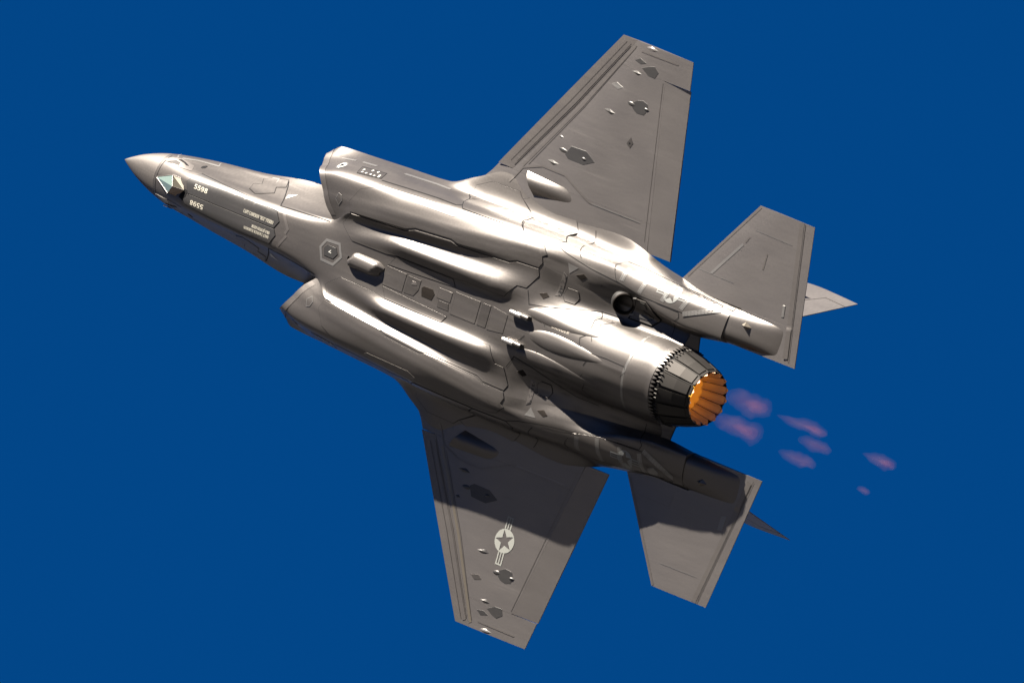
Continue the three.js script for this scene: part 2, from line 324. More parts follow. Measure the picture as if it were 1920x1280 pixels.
part('radome', weld([...lower(0, NOSE_CUT, 60, 0, 11, 88, true), topShell(0, NOSE_CUT, 40, foreChine, noseTop, 2)]), M.radome);
const fuselage = part('fuselage', [
  weld([...lower(NOSE_CUT + .006, ROOT, 110, 0, 11, 110, true), topShell(NOSE_CUT + .006, ROOT, 60, foreChine, noseTop, 2),
    ...lower(ROOT, 13.24, 200, 0, 5, 60, false), ...lower(ROOT, 13.95, 220, 5, 11, 90, false, 0, (v) => lipS(v - 5))]),
  ...lower(ROOT + .002, 7.2, 20, 5, 11, 40, true),
  topShell(4.212, 13.26, 80, midChine, midTop, 1.5),
], M.skin);
// upper skins of the two tail booms and the deck that closes the body behind the engine bay
part('aft_deck', [1, -1].flatMap((sg) => [
  grid(12, 10, (a, b) => { const s = lerp(13.2, 13.95, a), i = inner[5](s), o = midChine(s); return [s, lerp(i[1], o[1], b) + .1 * Math.sin(Math.PI * b), sg * lerp(i[0], o[0], b)]; }, sg > 0),
  grid(2, 24, (a, b) => { const s = 13.95, p = section(s, 5 + 6 * b, false), c = [1.33, -.12]; return [s + .02 * a, lerp(p[1], c[1], a), sg * lerp(p[0], c[0], a)]; }, sg < 0),
]).concat([grid(4, 40, (a, b) => { const w = (b * 2 - 1) * 1.0; return [13.25, lerp(hullH(13.25, Math.abs(w)), .4 * (1 - Math.abs(w) / 1.67) ** 2.6, a), w]; })]), M.skin);
// intake lips and ducts
for (const sg of [1, -1]) {
  const lip = part('intake_lip', [grid(6, 60, (a, b) => { const v = 5.35 + 5.65 * b, s = lipS(v - 5) + .13 * a, p = section(s, v, false), n = .005; return [s - .004, p[1] - n, sg * (p[0] + n)]; }, sg < 0)], M.edge);
  sub('intake_duct', grid(20, 60, (a, b) => { const v = 5 + 6 * b, s = lipS(v - 5) + .006 + 1.6 * a, p = section(s, v, false), c = [1.0, -.25], k = .06 + .25 * a; return [s, lerp(p[1], c[1], k * (a > 0 ? 1 : .4)), sg * lerp(p[0], c[0], k * (a > 0 ? 1 : .4))]; }, sg > 0), M.duct, lip);
}
// canopy
{
  const cw = curve([[2.0, .02], [2.4, .30], [3, .45], [4, .5], [4.8, .46], [5.3, .3]]), ct = curve([[2.0, .42], [2.5, .68], [3.2, .95], [4.0, 1.06], [4.8, 1.0], [5.3, .86]]);
  const canopy = part('canopy', grid(40, 32, (a, b) => { const s = lerp(2.0, 5.3, a), t = b * 2 - 1, W = cw(s), base = noseTop(s) - .12; return [s, base + (ct(s) - base) * Math.sqrt(Math.max(0, 1 - t * t)), W * t]; }, true),
    new THREE.MeshPhysicalMaterial({ color: lin(.06, .05, .03), roughness: .08, metalness: .3, clearcoat: 1 }));
  sub('canopy_bow', grid(3, 32, (a, b) => { const s = lerp(3.5, 3.62, a), t = b * 2 - 1, base = noseTop(s) - .12; return [s, base + (ct(s) + .012 - base) * Math.sqrt(Math.max(0, 1 - t * t)), (cw(s) + .012) * t]; }, true), M.skinDark, canopy);
}
// engine nacelle: the round rear shell, standing a little proud of the belly it runs out of
const nacelle = part('engine_nacelle', loft(Array.from({ length: 16 }, (_, i) => { const s = lerp(12.72, 13.28, i / 15), R = .004 - hullH(Math.min(s, 13.2), 0) + NAC_C - .004 * (i === 0); return Array.from({ length: 96 }, (_, j) => { const t = j / 96 * 2 * Math.PI, k = smooth(12.72, 13.2, s), W = lerp(.735, R, k); return [s, NAC_C - R * Math.cos(t), W * Math.sin(t)]; }); }), true), M.skin);

// ---------------------------------------------------------------- wings
// a slab between two chord fractions and two span stations, with a lens-shaped section
function slab(c0, c1, w0, w1, sg, { LE = wingLE, TE = wingTE, T = wingT, nc = 16, nw = 24, h0 = -.01, droop = 0, m = .42, cut0, cut1, bow = 0 } = {}) {
  const rows = [];
  for (let i = 0; i <= nw; i++) {
    const w = lerp(w0, w1, i / nw), a0 = cut0 ? cut0(w) : c0, a1 = cut1 ? cut1(w) : c1, r = [];
    for (let k = 0; k <= nc; k++) { const c = lerp(a0, a1, k / nc), s = lerp(LE(w), TE(w), c); r.push([s, h0 - T(w) * thick(c, m) - droop * (c0 === 0 ? (a1 - c) * (TE(w) - LE(w)) : (c - a0) * (TE(w) - LE(w))) + bow * w, w * sg]); }
    for (let k = nc; k >= 0; k--) { const c = lerp(a0, a1, k / nc), s = lerp(LE(w), TE(w), c); r.push([s, h0 + T(w) * thick(c, m) + .004 - droop * (c0 === 0 ? (a1 - c) * (TE(w) - LE(w)) : (c - a0) * (TE(w) - LE(w))) + bow * w, w * sg]); }
    rows.push(sg > 0 ? r.reverse() : r);
  }
  return toCreasedNormals(loft(rows, true, true), .6);
}
const flapC = (w) => lerp(.083, .205, clamp((w - 2.3) / 3.03, 0, 1)), flaperonC = (w) => { const s = lerp(11.70, 11.02, (w - 1.9) / 2.92); return (s - wingLE(w)) / (wingTE(w) - wingLE(w)); };
const wings = [];
for (const sg of [1, -1]) {
  const wing = part('wing', [
    slab(0, 1, 2.42, 4.84, sg, { cut0: (w) => flapC(w) + .0005, cut1: (w) => flaperonC(w) - .0004, nc: 30, nw: 40 }),
    slab(0, 1, 4.842, 5.33, sg, { cut0: (w) => flapC(w) + .0005, c1: 1, nc: 24, nw: 8 }),
    slab(0, 1, 1.5, 2.418, sg, { LE: (w) => (w < 2.27 ? lerp(7.2, 7.85, (w - 1.5) / .77) : wingLE(w)), cut1: (w) => (w > 1.86 ? flaperonC(w) - .0004 : .9), nc: 30, nw: 12 }),
  ], M.wing);
  wings.push(wing);
  sub('leading_edge_flap', slab(0, 1, 2.428, 5.33, sg, { cut1: (w) => flapC(w) - .0005, nc: 10, nw: 40, droop: .08 }), M.edge, wing);
  sub('flaperon', slab(1, 1, 1.93, 4.832, sg, { cut0: (w) => flaperonC(w) + .0004, nc: 10, nw: 30, droop: -.05 }), M.wing, wing);
}
// ---------------------------------------------------------------- horizontal stabilisers
const tailLE = (w) => (w > 1.65 ? lerp(12.58, 13.78, (w - 1.78) / 1.67) : 13.96), tailTE = (w) => lerp(15.5, 15.07, (w - 1.03) / 2.42), tailT = (w) => lerp(.075, .022, clamp((w - 1.2) / 2.25, 0, 1));
const tailH = (s, w) => { w = Math.abs(w); const c = clamp((s - tailLE(w)) / (tailTE(w) - tailLE(w)), 0, 1); return -tailT(w) * thick(c, .4) - .01; };
const tails = [];
for (const sg of [1, -1]) {
  const st = part('horizontal_stabilizer', [
    slab(0, 1, 1.655, 3.45, sg, { LE: tailLE, TE: tailTE, T: tailT, nc: 30, nw: 30, m: .4 }),
    slab(0, 1, 1.02, 1.655, sg, { LE: () => 13.98, TE: tailTE, T: (w) => tailT(w) * .98, nc: 20, nw: 10, m: .06 }),
  ], M.wing);
  tails.push(st);
  // tapering fairing behind the boom, turning with the stabiliser
  sub('pivot_fairing', grid(30, 40, (a, b) => { const s = lerp(13.91, 15.12, a), t = Math.abs(2 * b - 1); return [s, -.025 - (.275 * Math.pow(1 - a, .9)) * Math.pow(1 - Math.pow(t, 3.4), .75) * (1 - .35 * b), sg * lerp(lerp(1.0, 1.06, a), lerp(1.65, 1.62, a), b)]; }, sg < 0), M.skin, st);
}
// ---------------------------------------------------------------- fins
for (const sg of [1, -1]) {
  const fin = (c0, c1, t0, t1, off) => {
    const rows = [];
    for (let i = 0; i <= 16; i++) { const t = lerp(t0, t1, i / 16), le = lerp(11.6, 13.5, t), te = lerp(14.35, 14.85, t), h = lerp(.05, 2.0, t), w = lerp(1.42, 2.14, t), th = lerp(.09, .03, t), r = [];
      for (let k = 0; k <= 12; k++) { const c = lerp(c0, c1, k / 12); r.push([lerp(le, te, c), h, sg * (w - th * thick(c, .4))]); }
      for (let k = 12; k >= 0; k--) { const c = lerp(c0, c1, k / 12); r.push([lerp(le, te, c), h, sg * (w + th * thick(c, .4) + .004)]); }
      rows.push(sg > 0 ? r : r.reverse()); }
    return toCreasedNormals(loft(rows, true, true), .6);
  };
  const f = part('vertical_fin', [fin(0, .69, 0, 1), fin(.69, 1, .88, 1)], M.wing);
  sub('rudder', fin(.70, 1, .04, .87), M.wing, f);
}

// ---------------------------------------------------------------- outlines of doors, panels and marks on the airframe, in metres [aft of nose, out to the left]
const F = {
  outerDoor: [[5.861, 0.807], [5.788, 0.968], [5.96, 1.239], [6.266, 1.373], [6.252, 1.422], [7.183, 1.488], [8.201, 1.528], [9.939, 1.56], [10.106, 1.514], [10.246, 1.385], [10.168, 1.335], [10.212, 1.228], [10.161, 1.134], [9.705, 1.119], [9.541, 1.058], [8.416, 1.016], [8.267, 1.051], [7.431, 0.988], [7.212, 0.909]],
  innerDoor: [[5.9, 0.78], [5.709, 0.562], [5.774, 0.509], [6.049, 0.335], [6.888, 0.355], [7.137, 0.396], [8.515, 0.424], [8.745, 0.441], [9.677, 0.452], [9.872, 0.711], [10.052, 0.724], [10.209, 0.995], [10.164, 1.101], [9.711, 1.084], [9.549, 1.019], [8.409, 0.972], [8.263, 1.009], [7.44, 0.948], [7.201, 0.865]],
  keelPanel: [[7.143, 0.379], [7.002, 0.194], [8.562, 0.267], [8.498, 0.391]],
  rootPanelA: [[8.166, 1.582], [7.887, 1.685], [7.683, 1.742], [7.708, 1.833], [7.696, 1.917], [8.026, 2.087], [8.672, 2.103], [8.768, 2.017], [9.26, 1.74], [9.528, 1.618]],
  rootPanelB: [[8.81, 2.008], [8.99, 2.09], [9.884, 2.156], [10.002, 2.07], [10.209, 1.823], [10.221, 1.758], [10.392, 1.689], [10.284, 1.614], [9.552, 1.621]],
  doorHex: [[7.026, 1.421], [7.103, 1.374], [8.098, 1.402], [8.261, 1.469], [8.211, 1.514], [7.232, 1.467]],
  cowlSeam: [[6.21, 1.491], [7.488, 1.573], [7.678, 1.579], [7.965, 1.588], [8.076, 1.626]],
  cowlTape: [[6.243, 1.661], [6.954, 1.697], [7.282, 1.705]],
  cowlTapeB: [[4.739, 1.488], [5.141, 1.557]],
  cowlTapeC: [[5.308, 1.581], [5.65, 1.612]],
  screwPanel: [[5.625, 1.451], [5.489, 1.535], [6.05, 1.581], [6.135, 1.509]],
  screw0: [[5.624, 1.513]],
  screw1: [[5.676, 1.48]],
  screw2: [[5.772, 1.487]],
  screw3: [[5.879, 1.496]],
  screw4: [[5.967, 1.5]],
  screw5: [[6.068, 1.507]],
  screw6: [[6.039, 1.529]],
  screw7: [[5.91, 1.559]],
  screw8: [[5.784, 1.548]],
  lamp: [[5.097, 1.432]],
  cowlHex: [[5.483, 1.031], [5.559, 1.008], [5.6, 0.924], [5.539, 0.836], [5.446, 0.913]],
  bellyHex: [[5.474, 0.028], [5.551, 0.1], [5.732, 0.104], [5.803, 0.007], [5.733, -0.092], [5.521, -0.089]],
  bellyHexTape: [[5.377, 0.022], [5.47, 0.172], [5.788, 0.192], [5.902, -0.011], [5.768, -0.185], [5.475, -0.178]],
  bellyMark: [[5.646, 0.037], [5.601, -0.004], [5.663, -0.009]],
  brownHex: [[7.855, 0.032], [7.901, 0.078], [8.106, 0.082], [8.173, 0.011], [8.136, -0.103], [7.9, -0.098]],
  diaA: [[10.323, 0.71], [10.437, 0.761], [10.512, 0.712], [10.426, 0.646]],
  diaB: [[10.895, 1.231], [11.048, 1.296], [11.127, 1.254], [11.017, 1.183]],
  hatchHex: [[10.739, 0.812], [10.79, 0.969], [11.003, 0.968], [11.054, 0.855], [11.006, 0.735], [10.814, 0.731]],
  speckStrip: [[10.644, 1.205], [10.724, 1.158], [10.699, 0.787], [10.604, 0.765]],
  triA: [[10.678, 1.384], [10.916, 1.363], [10.753, 1.215]],
  louvre: [[12.057, 0.844], [12.513, 0.841], [12.658, 1.011], [12.368, 1.213], [12.152, 1.212]],
  boomPanel: [[11.689, 1.383], [11.522, 1.635], [11.611, 1.717], [11.989, 1.716], [12.305, 1.694], [13.728, 1.59], [13.656, 1.488], [13.235, 1.261], [13.073, 1.269], [12.183, 1.287]],
  boomBand0: [[11.78, 1.649], [11.775, 1.411]],
  boomBand1: [[12.258, 1.686], [12.182, 1.316]],
  boomBand2: [[12.739, 1.628], [12.671, 1.321]],
  boomBand3: [[13.159, 1.601], [13.068, 1.305]],
  boomBand4: [[13.136, 1.241], [13.76, 1.524]],
  boomHex: [[13.274, 1.497], [13.23, 1.561], [13.258, 1.597], [13.429, 1.578], [13.46, 1.516], [13.382, 1.464]],
  boomSeam: [[13.056, 1.239], [13.084, 1.163], [13.002, 1.042], [12.924, 0.933], [12.951, 0.792]],
  rivetSeam: [[10.296, 1.603], [10.577, 1.524], [11.11, 1.431], [11.652, 1.373], [11.791, 1.36], [12.634, 1.261], [13.049, 1.249]],
  sideSeamB: [[10.526, 1.97], [10.657, 1.756], [10.88, 1.536]],
  nacZig: [[11.535, 0.764], [11.63, 0.671], [11.554, 0.617], [11.636, 0.507], [11.551, 0.454], [11.643, 0.349], [11.546, 0.281], [11.604, 0.151], [11.809, 0.097], [11.866, -0.036], [11.805, -0.146]],
  nacZigB: [[11.894, 0.684], [11.736, 0.586], [11.839, 0.477], [11.734, 0.404], [11.818, 0.293]],
  nacBand: [[12.643, 0.682], [12.69, 0.531], [12.709, 0.369], [12.707, 0.243]],
  nacSeamC: [[11.809, 0.097], [12.268, 0.115], [12.678, 0.099], [12.71, -0.001], [12.643, -0.094]],
  nacSeamE: [[10.599, 0.403], [10.712, 0.217]],
  nacDoor: [[10.748, 0.033], [11.005, 0.136], [11.29, 0.164], [11.589, 0.147]],
  nacEdge: [[10.207, 0.475], [10.616, 0.546], [11.088, 0.667], [11.515, 0.775], [11.963, 0.788]],
  beltSeam: [[10.097, 0.697], [10.219, 0.467]],
  beltSeamB: [[9.488, -0.029], [9.602, 0.091]],
  beltSeamC: [[10.232, -0.192], [10.342, -0.055]],
  noseDoorL: [[2.049, -0.024], [1.943, 0.161], [2.094, 0.349], [2.825, 0.335], [2.993, 0.337], [4.069, 0.289], [4.156, 0.279], [4.279, 0.138], [4.193, 0]],
  noseDoorR: [[2.089, -0.038], [1.975, -0.149], [2.016, -0.218], [2.514, -0.264], [3.25, -0.319], [4.172, -0.286], [4.278, -0.114], [4.211, -0.021]],
  sideGlass: [[1.141, 0.301], [1.474, 0.322], [1.45, 0.363], [1.323, 0.372]],
  sideSlot: [[1.346, 0.394], [1.406, 0.41], [1.532, 0.398], [1.673, 0.373], [1.619, 0.365], [1.514, 0.385]],
  sideFrame: [[1.082, 0.306], [1.244, 0.404], [1.387, 0.424], [1.753, 0.404], [1.86, 0.328], [1.535, 0.304]],
  slotHex: [[1.887, 0.423], [1.881, 0.447], [1.929, 0.47], [1.967, 0.459], [1.969, 0.431], [1.928, 0.416]],
  cluster: [[3.187, 0.428], [3.118, 0.502], [3.265, 0.539], [3.148, 0.619], [3.271, 0.674], [3.579, 0.738], [3.7, 0.634], [3.548, 0.581], [3.662, 0.501], [3.412, 0.398]],
  clusterB: [[3.271, 0.674], [3.407, 0.698], [3.445, 0.638]],
  arrow: [[3.988, 0.489], [3.929, 0.555], [4.086, 0.604]],
  foreSeam: [[3.615, 0.723], [4.113, 0.384], [4.692, 0.428], [5.374, 0.482]],
  foreTape: [[4.185, 0.303], [4.299, 0.327], [4.521, 0.077], [4.479, -0.022]],
  foreTapeB: [[4.537, -0.04], [4.34, -0.339]],
  collarSeam: [[1.166, 0.449], [1.279, 0.422], [1.252, 0.399], [1.074, 0.323], [1.049, 0.232], [1.004, 0.106], [0.966, -0.003]],
  sideLineNose: [[1.37, 0.432], [1.665, 0.487], [2.121, 0.527], [2.059, 0.571]],
  wDiaFlat: [[10.259, 4.996], [10.362, 5.06], [10.523, 5.013], [10.401, 4.967]],
  wDia1: [[10.244, 4.802], [10.37, 4.848], [10.525, 4.807], [10.422, 4.753]],
  wHex1: [[10.464, 4.909], [10.599, 4.978], [10.716, 5.012], [10.832, 4.932], [10.788, 4.821], [10.631, 4.826]],
  wDiaLight: [[9.912, 4.456], [10.025, 4.52], [10.189, 4.471], [10.086, 4.408]],
  wDia2: [[9.882, 4.009], [10.03, 4.055], [10.235, 3.999], [10.117, 3.941]],
  wHex2: [[10.491, 4.291], [10.574, 4.356], [10.687, 4.384], [10.806, 4.354], [10.845, 4.269], [10.784, 4.152], [10.628, 4.14], [10.513, 4.201]],
  wBump2: [[10.366, 4.264], [10.598, 4.252]],
  wDiaSmall: [[9.093, 3.263], [9.16, 3.305], [9.257, 3.276], [9.194, 3.235]],
  wHex3: [[9.39, 3.013], [9.481, 3.182], [9.831, 3.198], [10.069, 3.071], [9.848, 2.96], [9.482, 2.956]],
  wBump3: [[9.201, 3.064], [9.48, 3.053]],
  wDia3: [[8.995, 2.811], [9.147, 2.848], [9.36, 2.816], [9.213, 2.744]],
  wEye: [[10.608, 3.587], [10.665, 3.714], [10.744, 3.63], [10.705, 3.533]],
  wEyeDot: [[10.673, 3.608]],
  wRoot: [[8.358, 2.193], [8.551, 2.513], [8.977, 2.667], [9.537, 2.669], [10.154, 2.401], [10.271, 2.377], [11.363, 2.38]],
  wTipTape: [[10.345, 5.181], [11.19, 5.191]],
  tStripA: [[13.172, 2.029], [13.673, 2.711]],
  tStripA2: [[13.704, 2.757], [13.767, 2.874]],
  tLineA: [[12.853, 2.022], [13.717, 2.02]],
  tLineB: [[13.854, 3.022], [14.707, 3.014]],
  tDash: [[14.245, 2.719], [14.247, 2.428]],
  tPatch: [[14.885, 1.977], [14.936, 1.984], [14.974, 1.782], [14.922, 1.778]],
  uPatch: [[14.865, -1.859], [14.979, -1.823], [14.963, -2.095], [14.862, -2.102]],
  uLine2: [[12.94, -2.041], [13.707, -2.048], [13.755, -1.851]],
};
// ---------------------------------------------------------------- doors, hatches, seams and tapes on the belly
const both = (p) => [p, mirror(p)];
const grow = (p, d) => { const c = p.reduce((t, q) => [t[0] + q[0] / p.length, t[1] + q[1] / p.length], [0, 0]); return p.map((q) => { const l = Math.hypot(q[0] - c[0], q[1] - c[1]); return [q[0] + (q[0] - c[0]) / l * d, q[1] + (q[1] - c[1]) / l * d]; }); };
function door(name, pts, H, mat, lift, parent = jet, seam = .019) {
  const d = parent === jet ? part(name, plate(pts, H, lift), mat) : sub(name, plate(pts, H, lift), mat, parent);
  sub('door_seam', strip(pts, H, seam, .0035, true), M.gap, d);
  return d;
}
const seamLine = (pts, H = bellyH, wd = .012, parent = fuselage, mat = M.gap, name = 'panel_seam', lift = .004) => sub(name, strip(pts, H, wd, lift), mat, parent);
for (const sg of [1, -1]) {
  const m = sg > 0 ? (p) => p : mirror;
  const od = door('outer_weapon_bay_door', m(F.outerDoor), bellyH, M.door, .010);
  sub('door_window_panel', plate(m(F.doorHex), bellyH, .014), M.skinLight, od);
  door('inner_weapon_bay_door', m(F.innerDoor), bellyH, M.door, .009);
  door('keel_panel', m(F.keelPanel), bellyH, M.door, .008);
  door('wing_root_panel', m(F.rootPanelA), bellyH, M.skin, .008);
  door('wing_root_panel', m(F.rootPanelB), bellyH, M.skin, .008);
  const sp = door('access_panel', m(F.screwPanel), bellyH, M.skinDark, .006, jet, .02);
  for (let i = 0; i < 9; i++) { const [s, w] = F['screw' + i][0]; sub('screw', plate(m([[s - .02, w - .008], [s + .012, w - .008], [s + .02, w + .008], [s - .012, w + .008]]), bellyH, .011), M.white, sp); }
  seamLine(m(F.cowlSeam)); seamLine(m(F.cowlTape), bellyH, .02, fuselage, M.tape, 'edge_tape'); seamLine(m(F.cowlTapeB), bellyH, .02, fuselage, M.tape, 'edge_tape'); seamLine(m(F.cowlTapeC), bellyH, .02, fuselage, M.tape, 'edge_tape');
  const hx = sub('small_panel', plate(m(F.cowlHex), bellyH, .005), M.skin, fuselage); sub('panel_outline', strip(m(F.cowlHex), bellyH, .012, .007, true), M.tape, hx);
  // round formation light on the intake side
  const [ls, lw] = F.lamp[0], ring = (r, n = 20) => Array.from({ length: n }, (_, i) => { const t = i / n * Math.PI * 2; return [ls + r * 1.15 * Math.cos(t), lw + r * .6 * Math.sin(t)]; });
  const fl = part('formation_light', plate(m(ring(.095)), bellyH, .006), M.tape); sub('light_ring', plate(m(ring(.07)), bellyH, .011), M.white, fl); sub('light_lens', plate(m(ring(.035)), bellyH, .017), M.black, fl);
  part('rust_vent', plate(m(F.diaA), bellyH, .005), M.rust); part('rust_vent', plate(m(F.diaB), bellyH, .005), M.rust);
  door('hexagonal_hatch', m(F.hatchHex), bellyH, M.skin, .01);
  { const fs = sub('fastener_strip', plate(m(F.speckStrip), bellyH, .005), M.skinLight, fuselage), r = rng(31), d = []; for (let k = 0; k < 26; k++) { const a = r(), b = r(), q = F.speckStrip, s = lerp(lerp(q[0][0], q[3][0], a), lerp(q[1][0], q[2][0], a), .15 + .7 * b), w = lerp(lerp(q[0][1], q[3][1], a), lerp(q[1][1], q[2][1], a), .15 + .7 * b), e = .006 + .006 * r(); d.push(plate(m([[s - e, w - e], [s + e, w - e], [s + e, w + e], [s - e, w + e]]), bellyH, .0075, .07, 0)); } sub('fasteners', d, M.patch, fs, { kind: 'stuff' }); }
  sub('corner_marking', plate(m(F.triA), bellyH, .004, .05, 0), M.tape, fuselage);
  seamLine(m(F.rivetSeam), bellyH, .010); seamLine(m(F.sideSeamB), bellyH, .012); seamLine(m(F.beltSeam), bellyH, .012);
  seamLine(m(F.boomSeam), bellyH, .011);
  // boom skin with riveted bands
  const bp = door('boom_panel', m(F.boomPanel), bellyH, M.door, .005, jet, .02);
  for (let i = 0; i < 5; i++) {
    const b = m(F['boomBand' + i]), band = sub('rivet_band', strip(b, bellyH, .085, .0085), M.tape, bp), dots = [];
    for (let k = 0; k < 11; k++) for (const o of [-.022, .022]) { const t = (k + .5) / 11, s = lerp(b[0][0], b[1][0], t), w = lerp(b[0][1], b[1][1], t), dx = b[1][0] - b[0][0], dy = b[1][1] - b[0][1], l = Math.hypot(dx, dy), cs = s - dy / l * o, cw = w + dx / l * o; dots.push(plate([[cs - .005, cw - .005], [cs + .005, cw - .005], [cs + .005, cw + .005], [cs - .005, cw + .005]], bellyH, .011, .07, 0)); }
    sub('rivets', dots, M.skinDark, band, { kind: 'stuff' });
  }
  sub('pale_patch', plate(m(F.boomHex), bellyH, .009), M.tape, bp);
  insignia(12.80, 1.49 * sg, .15, bellyH, M.markDim, bp, true, .009);
}
function insignia(s0, w0, R, H, mat, parent, along, lift = .004) {
  // star in a disc with side bars; the star points forward when the bars run along the span
  const T = (x, y) => (along ? [s0 + y, w0 + x] : [s0 - x, w0 + y]);               // x forward, y along the bars
  const disc = [], star = [];
  for (let i = 0; i < 32; i++) { const t = i / 32 * Math.PI * 2; disc.push([R * Math.cos(t), R * Math.sin(t)]); }
  for (let i = 0; i < 10; i++) { const t = i / 10 * Math.PI * 2, r = i % 2 ? R * .37 : R * .95; star.push([r * Math.cos(t), r * Math.sin(t)]); }
  const g = [];
  // disc cut by the star: five segments between neighbouring points
  for (let k = 0; k < 5; k++) {
    const a0 = k / 5 * Math.PI * 2, a1 = (k + 1) / 5 * Math.PI * 2, poly = [];
    for (let i = 0; i <= 8; i++) { const t = lerp(a0, a1, i / 8); poly.push(T(R * Math.cos(t), R * Math.sin(t))); }
    poly.push(T(...star[(2 * k + 2) % 10]), T(...star[2 * k + 1]), T(...star[2 * k]));
    g.push(plate(poly, H, lift, .06, 0));
  }
  for (const d of [1, -1]) {
    const b0 = R * .98, b1 = R * 1.9, hh = R * .32, bar = (x0, x1, y0, y1) => g.push(plate([T(x0, d * y0), T(x1, d * y0), T(x1, d * y1), T(x0, d * y1)], H, lift, .06, 0));
    bar(-hh, -hh * .62, b0, b1); bar(hh * .62, hh, b0, b1); bar(-hh * .16, hh * .16, b0, b1); bar(-hh, hh, b1, b1 + R * .12);
  }
  return sub('insignia', g, mat, parent);
}
// centre line
const bh = door('belly_hatch', F.bellyHex, bellyH, M.patch, .008, jet, .02); sub('hatch_tape', strip(F.bellyHexTape, bellyH, .05, .004, true), M.tape, bh);
sub('hatch_mark', strip(F.bellyMark, bellyH, .012, .012), M.white, bh);
part('brown_vent', plate(F.brownHex, bellyH, .005), M.rust);
for (const m of [(p) => p, mirror]) { seamLine(m(F.nacZigB), bellyH, .009, nacelle); seamLine(m(F.nacEdge), bellyH, .010, nacelle); seamLine(m(F.nacSeamE), bellyH, .009, nacelle); }
seamLine(F.nacZig, bellyH, .013, nacelle); seamLine(F.nacSeamC, bellyH, .010, nacelle); seamLine(F.nacDoor, bellyH, .010, nacelle);
seamLine(F.beltSeamB, bellyH, .012); seamLine(F.beltSeamC, bellyH, .012);
seamLine([...F.nacBand, [12.69, 0], ...mirror(F.nacBand).reverse()], bellyH, .05, nacelle, M.tape, 'nacelle_band');
{ // keel plates between the bays, each a small bolted cover
  const r = rng(12);
  const cov = [[[6.98, .17], [7.45, .16], [7.45, -.17], [6.98, -.17]], [[7.5, .15], [7.8, .15], [7.8, -.02], [7.72, -.15], [7.5, -.16]], [[8.24, .16], [8.55, .16], [8.55, -.02], [8.24, -.02]], [[8.3, -.05], [8.52, -.05], [8.56, -.17], [8.3, -.17]], [[8.62, .2], [9.2, .2], [9.2, -.2], [8.62, -.2]], [[9.26, .2], [9.45, .2], [9.45, -.2], [9.26, -.2]], [[9.5, .21], [9.86, .17], [9.86, -.17], [9.5, -.21]]];
  cov.forEach((c, i) => { const p = part('keel_cover', plate(c, bellyH, .006, .07, .005), i % 2 ? M.skinDark : M.door); sub('cover_edge', strip(c, bellyH, .010, .0035, true), M.gap, p); });
  part('keel_cap', plate([[7.62, .09], [7.7, .09], [7.74, .05], [7.62, .02]], bellyH, .012), M.skinLight);
}
seamLine([[4.45, -.30], [4.33, -.36], [4.20, -.40]], bellyH, .05, fuselage, M.skinLight, 'edge_tape'); seamLine(F.foreTape, bellyH, .06, fuselage, M.skinLight, 'edge_tape'); seamLine(F.foreTapeB, bellyH, .05, fuselage, M.skinLight, 'edge_tape');
// boxy antenna fairing on the keel with an open front
{
  const prof = (k, d) => [[-.125, 0], [-.115, -.06 * d], [-.07, -.105 * d], [-.01, -.122 * d], [.06, -.122 * d], [.115, -.10 * d], [.15, -.06 * d], [.165, 0]].map(([w, h]) => [w * k, h]);
  const rows = [[6.15, .72, .55], [6.19, .92, .86], [6.26, 1, 1], [6.72, 1, 1], [6.80, .9, .8], [6.90, .62, .12]].map(([s, k, d]) => prof(k, d).map(([w, h]) => [s + (w < 0 ? -.04 : .03), bellyH(s, w) + h + (h === 0 ? .02 : 0), w + .02]));
  const f = part('antenna_fairing', loft(rows, false), M.skinLight);
  sub('fairing_front', flat(geo([...rows[0].flat()], [0, 1, 2, 0, 2, 3, 0, 3, 4, 0, 4, 5, 0, 5, 6, 0, 6, 7])), M.skinLight, f);
  const hole = (n, r) => Array.from({ length: n }, (_, i) => { const t = i / n * 2 * Math.PI; return [6.115, bellyH(6.15, .03) - .055 + r * Math.sin(t), .035 + r * 1.3 * Math.cos(t)]; });
  sub('fairing_opening', geo([6.112, bellyH(6.15, .03) - .055, .035, ...hole(14, .03).flat()], Array.from({ length: 14 }, (_, i) => [0, i + 1, (i + 1) % 14 + 1]).flat()), M.black, f);
}
// long blisters on the engine bay: one on the keel, one each side
{
  const blister = (s0, s1, w0, w1, rw, up) => part('engine_bay_blister', grid(40, 16, (x, y) => { const s = lerp(s0, s1, x), w = lerp(w0, w1, x), k = Math.pow(Math.sin(Math.PI * Math.pow(x, .62)), .8), q = Math.PI * y, ww = w + rw * k * Math.cos(q); return [s, bellyH(s, ww) + .012 - (up + .012) * k * Math.pow(Math.sin(q), 1.2), ww]; }), M.skin);
  blister(10.4, 12.4, .0, .04, .17, .036); for (const g of [1, -1]) blister(10.2, 12.3, g * .36, g * .45, .14, .03);
}
